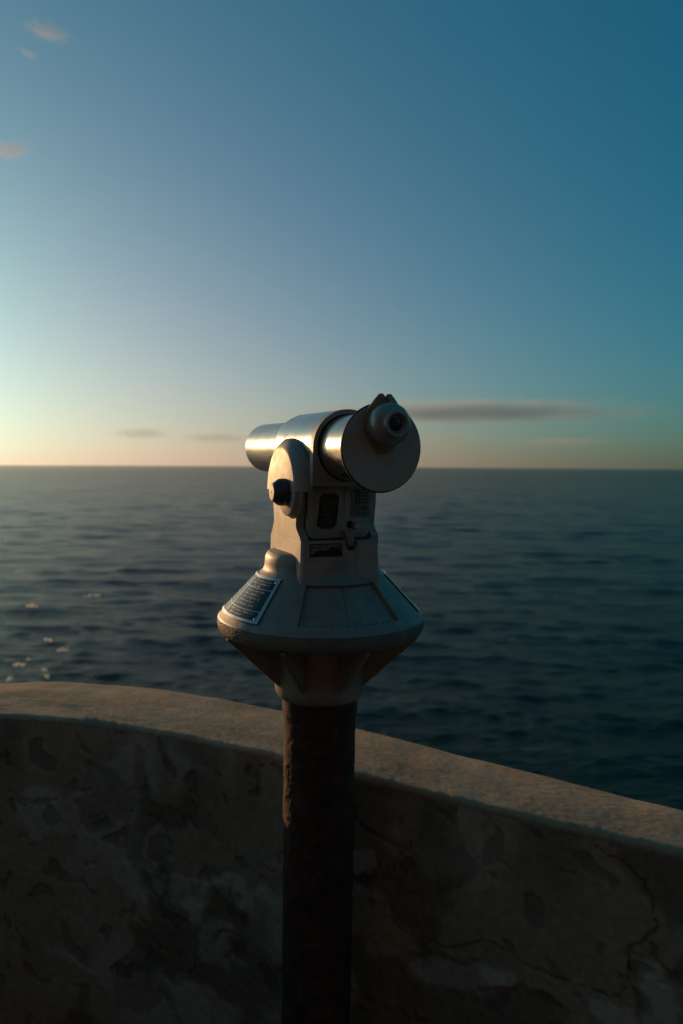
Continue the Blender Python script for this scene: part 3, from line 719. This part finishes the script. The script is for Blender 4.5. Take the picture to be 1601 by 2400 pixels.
# ---- optical tube (tipped up a little)
TZ = 1.5347
tilt = Matrix.Translation((0, 0, TZ)) @ Matrix.Rotation(R(1.03), 4, 'X')
def tpart(name, me, mat, parent=T, smooth=35, label=None):
    me.transform(tilt); return part(name, me, mat, parent, smooth, label)
saddle_p = arc(0, 0, 0.0678, 0, 180, 40) + [(-0.0678, -0.0665), (0.0678, -0.0665)]
sad = prism(saddle_p, -0.116, -0.102, 'XZ', 0)
sad = cut(sad, [lathe([(0.0, -0.13), (0.0598, -0.13), (0.0598, -0.098), (0.0, -0.098)], 72, 'Y')])
sad = tpart('saddle', sad, 'body', smooth=30)
tpart('saddle_block', box(-0.0600, 0.0600, -0.1018, 0.050, -0.0660, -0.030, 0.002, 2), 'body', sad)
tpart('main_tube', lathe([(0.0600, -0.1012), (0.0675, -0.1012), (0.0675, 0.075), (0.0671, 0.084), (0.0660, 0.092), (0.0640, 0.100), (0.0610, 0.108), (0.0570, 0.1150), (0.0555, 0.1165), (0.0550, 0.1195), (0.0550, 0.3285), (0.0545, 0.3305), (0.0528, 0.3310), (0.0520, 0.3290), (0.0515, 0.250), (0.0, 0.250)], 128, 'Y', cap=False), 'tube', smooth=30)
tpart('objective_lens', lathe([(0.0, 0.268), (0.030, 0.2655), (0.0512, 0.259), (0.0512, 0.2505), (0.0, 0.2505)], 48, 'Y'), 'lens')
# rivets and dents on the tube
for a, s in ((103, 0.085), (160, 0.030), (163, 0.036)):
    me = lathe([(0.0, 0.0009), (0.0016, 0.0006), (0.0022, 0.0)], 12); me.transform(Matrix.Translation((0.0673 * math.cos(R(a)), s, 0.0673 * math.sin(R(a)))) @ Vector((math.cos(R(a)), 0, math.sin(R(a)))).to_track_quat('Z', 'Y').to_matrix().to_4x4())
    tpart('rivet', me, 'body')
tpart('inner_ring', lathe([(0.0596, -0.1045), (0.0596, -0.1125), (0.0590, -0.1135), (0.0583, -0.1135), (0.0578, -0.1125), (0.0578, -0.1045)], 96, 'Y', cap=False), 'black')
tpart('rear_tube', lathe([(0.0574, -0.1025), (0.0574, -0.2366)], 128, 'Y'), 'tube', smooth=30)
disc = tpart('end_plate', lathe([(0.0, -0.2440), (0.0690, -0.2440), (0.0698, -0.2432), (0.0698, -0.2400), (0.0, -0.2400)], 128, 'Y'), 'plate', smooth=30)
tpart('edge_gasket', lathe([(0.0700, -0.2412), (0.0716, -0.2412), (0.0722, -0.2390), (0.0716, -0.2368), (0.050, -0.2368)], 128, 'Y', cap=False), 'edge', disc)
# ---- sight plate and eyepiece
EZ = 0.0385
pp = [(-0.0040, 0.0467), (-0.0098, 0.0470), (-0.0165, 0.0400), (-0.0275, 0.0260), (-0.0335, 0.0150), (-0.0355, 0.0030), (-0.0350, -0.0080), (-0.0310, -0.0190), (-0.0235, -0.0300), (-0.0150, -0.0410), (-0.0085, -0.0462), (0.0, -0.0475)]
pp = [(-0.0012, 0.0428)] + pp
poly = pp + [(-x, z) for x, z in pp[::-1][1:]]
plate = prism([(x, z + EZ) for x, z in poly], -0.2500, -0.2443, 'XZ', 0.0009, 2)
plate = cut(plate, [lathe([(0.0, -0.27), (0.0044, -0.27), (0.0044, -0.2470), (0.0, -0.2470)], 20, 'Y', (0.0002, 0, EZ + 0.0360))])
tpart('sight_plate', plate, 'brass', smooth=25)
ep = tpart('eyepiece', lathe([(0.0325, -0.2502), (0.0325, -0.2545), (0.0314, -0.2552), (0.0314, -0.2565), (0.0332, -0.2580), (0.0335, -0.2650), (0.0332, -0.2690), (0.0318, -0.2745), (0.0285, -0.2790), (0.0245, -0.2818), (0.0222, -0.2826), (0.0212, -0.2836), (0.0208, -0.2850), (0.0206, -0.2905), (0.0198, -0.2915), (0.0165, -0.2915), (0.0155, -0.2905), (0.0148, -0.2890), (0.0115, -0.2845), (0.0, -0.2845)], 96, 'Y', (0, 0, EZ - 0.0015)), 'bronze', smooth=28)
tpart('eye_lens', lathe([(0.0, -0.2872), (0.006, -0.2866), (0.0110, -0.2852), (0.0110, -0.2847), (0.0, -0.2847)], 32, 'Y', (0, 0, EZ - 0.0015)), 'lens', ep)

# ================================================================== clouds
def mat_cloud(name, dens, fx, fz, lo, hi, col):
    m = bpy.data.materials.new(name); m.use_nodes = True; t = m.node_tree
    for n in list(t.nodes):
        if n.type != 'OUTPUT_MATERIAL': t.nodes.remove(n)
    out = [n for n in t.nodes if n.type == 'OUTPUT_MATERIAL'][0]
    v = t.nodes.new('ShaderNodeVolumePrincipled'); t.links.new(v.outputs[0], out.inputs['Volume'])
    v.inputs['Color'].default_value = (*col, 1); v.inputs['Anisotropy'].default_value = 0.25
    tc = t.nodes.new('ShaderNodeTexCoord'); mp = t.nodes.new('ShaderNodeMapping'); mp.inputs['Scale'].default_value = (fx, fx, fz)
    t.links.new(tc.outputs['Object'], mp.inputs['Vector'])
    n = noise_node(t, 1.0, 6, 0.6, mp.outputs[0])
    ln = t.nodes.new('ShaderNodeVectorMath'); ln.operation = 'LENGTH'; t.links.new(tc.outputs['Object'], ln.inputs[0])
    fo = t.nodes.new('ShaderNodeMapRange'); fo.interpolation_type = 'SMOOTHSTEP'
    fo.inputs['From Min'].default_value = 0.1; fo.inputs['From Max'].default_value = 1.0; fo.inputs['To Min'].default_value = 1.0; fo.inputs['To Max'].default_value = 0.0
    t.links.new(ln.outputs['Value'], fo.inputs['Value'])
    ad = t.nodes.new('ShaderNodeMath'); ad.operation = 'MULTIPLY_ADD'; ad.inputs[1].default_value = 0.40; t.links.new(fo.outputs[0], ad.inputs[0]); t.links.new(n.outputs[0], ad.inputs[2])
    mr = t.nodes.new('ShaderNodeMapRange'); mr.interpolation_type = 'SMOOTHSTEP'
    mr.inputs['From Min'].default_value = lo; mr.inputs['From Max'].default_value = hi; mr.inputs['To Min'].default_value = 0.0; mr.inputs['To Max'].default_value = dens
    t.links.new(ad.outputs[0], mr.inputs['Value']); mu = t.nodes.new('ShaderNodeMath'); mu.operation = 'MULTIPLY'
    t.links.new(mr.outputs[0], mu.inputs[0]); t.links.new(fo.outputs[0], mu.inputs[1]); t.links.new(mu.outputs[0], v.inputs['Density'])
    return m
def cloud(name, label, az, el, dist, wx, wy, wz, mat, seed, tip=0.0):
    bm = bmesh.new(); bmesh.ops.create_icosphere(bm, subdivisions=4, radius=1.0)
    co = np.array([v.co for v in bm.verts]); k = 1.0 + 0.10 * fbm(co[:, 0] * 2.2 + seed, co[:, 1] * 2.2, co[:, 2] * 2.2, 3)
    for v, f in zip(bm.verts, k): v.co = v.co * float(f)
    o = link(name, bm_mesh(bm), mat, None, 0)
    a, e = R(az), R(el)
    o.location = (dist * math.sin(a) * math.cos(e), dist * math.cos(a) * math.cos(e), 1.5 + dist * math.sin(e))
    o.rotation_euler = (0, R(tip), -a); o.scale = (wx, wy, wz)
    return tag(o, label, 'cloud', group='low clouds over the sea')
bank = mat_cloud('cloud_bank', 0.0017, 9.0, 2.0, 0.56, 0.90, (0.90, 0.95, 0.94))
tuft = mat_cloud('cloud_tuft', 0.0011, 5.5, 1.9, 0.56, 0.90, (0.90, 0.94, 0.93))
wisp = mat_cloud('cloud_wisp', 0.0110, 4.6, 2.2, 0.58, 0.95, (0.97, 0.97, 0.98))
cloud('cloud', 'long flat grey cloud bank low over the horizon behind the eyepiece', 9.6, 4.4, 15000, 5800, 1500, 430, bank, 1, -0.2)
cloud('cloud', 'small grey cloud just above the horizon right of the round end plate', 8.3, 2.25, 15000, 1000, 600, 270, tuft, 2)
cloud('cloud', 'thin streak of grey cloud beneath the pointed end of the long bank', 17.3, 2.0, 15000, 1700, 700, 150, tuft, 3)
cloud('cloud', 'faint puffy cloud over the horizon towards the sun glow', -16.0, 2.45, 15000, 1000, 700, 230, tuft, 4)
cloud('cloud', 'faint low cloud beside the front end of the telescope tube', -10.2, 2.2, 15000, 1300, 700, 200, tuft, 5)
cloud('cloud', 'bright wispy cloud, the highest in the sky', -22.2, 28.7, 4000, 170, 130, 34, wisp, 6, 4)
cloud('cloud', 'tiny bright cloud just under the highest wisp', -23.5, 27.3, 4000, 75, 60, 24, wisp, 7, 16)
cloud('cloud', 'pale broken cloud alone at mid height above the sun glow', -24.8, 21.5, 4000, 150, 120, 60, wisp, 8, -12)

# ================================================================== sea haze
hm = bpy.data.materials.new('sea_haze'); hm.use_nodes = True
for n in list(hm.node_tree.nodes):
    if n.type != 'OUTPUT_MATERIAL': hm.node_tree.nodes.remove(n)
hv = hm.node_tree.nodes.new('ShaderNodeVolumePrincipled'); hv.inputs['Density'].default_value = 9.0e-6
hv.inputs['Color'].default_value = (0.93, 0.90, 0.86, 1); hv.inputs['Anisotropy'].default_value = 0.82
hm.node_tree.links.new(hv.outputs[0], [n for n in hm.node_tree.nodes if n.type == 'OUTPUT_MATERIAL'][0].inputs['Volume'])
hz_ = link('haze', box(-62000, 62000, -200, 62000, SEA_Z - 6.0, 7.0), hm, None, 0); tag(hz_, kind='stuff')
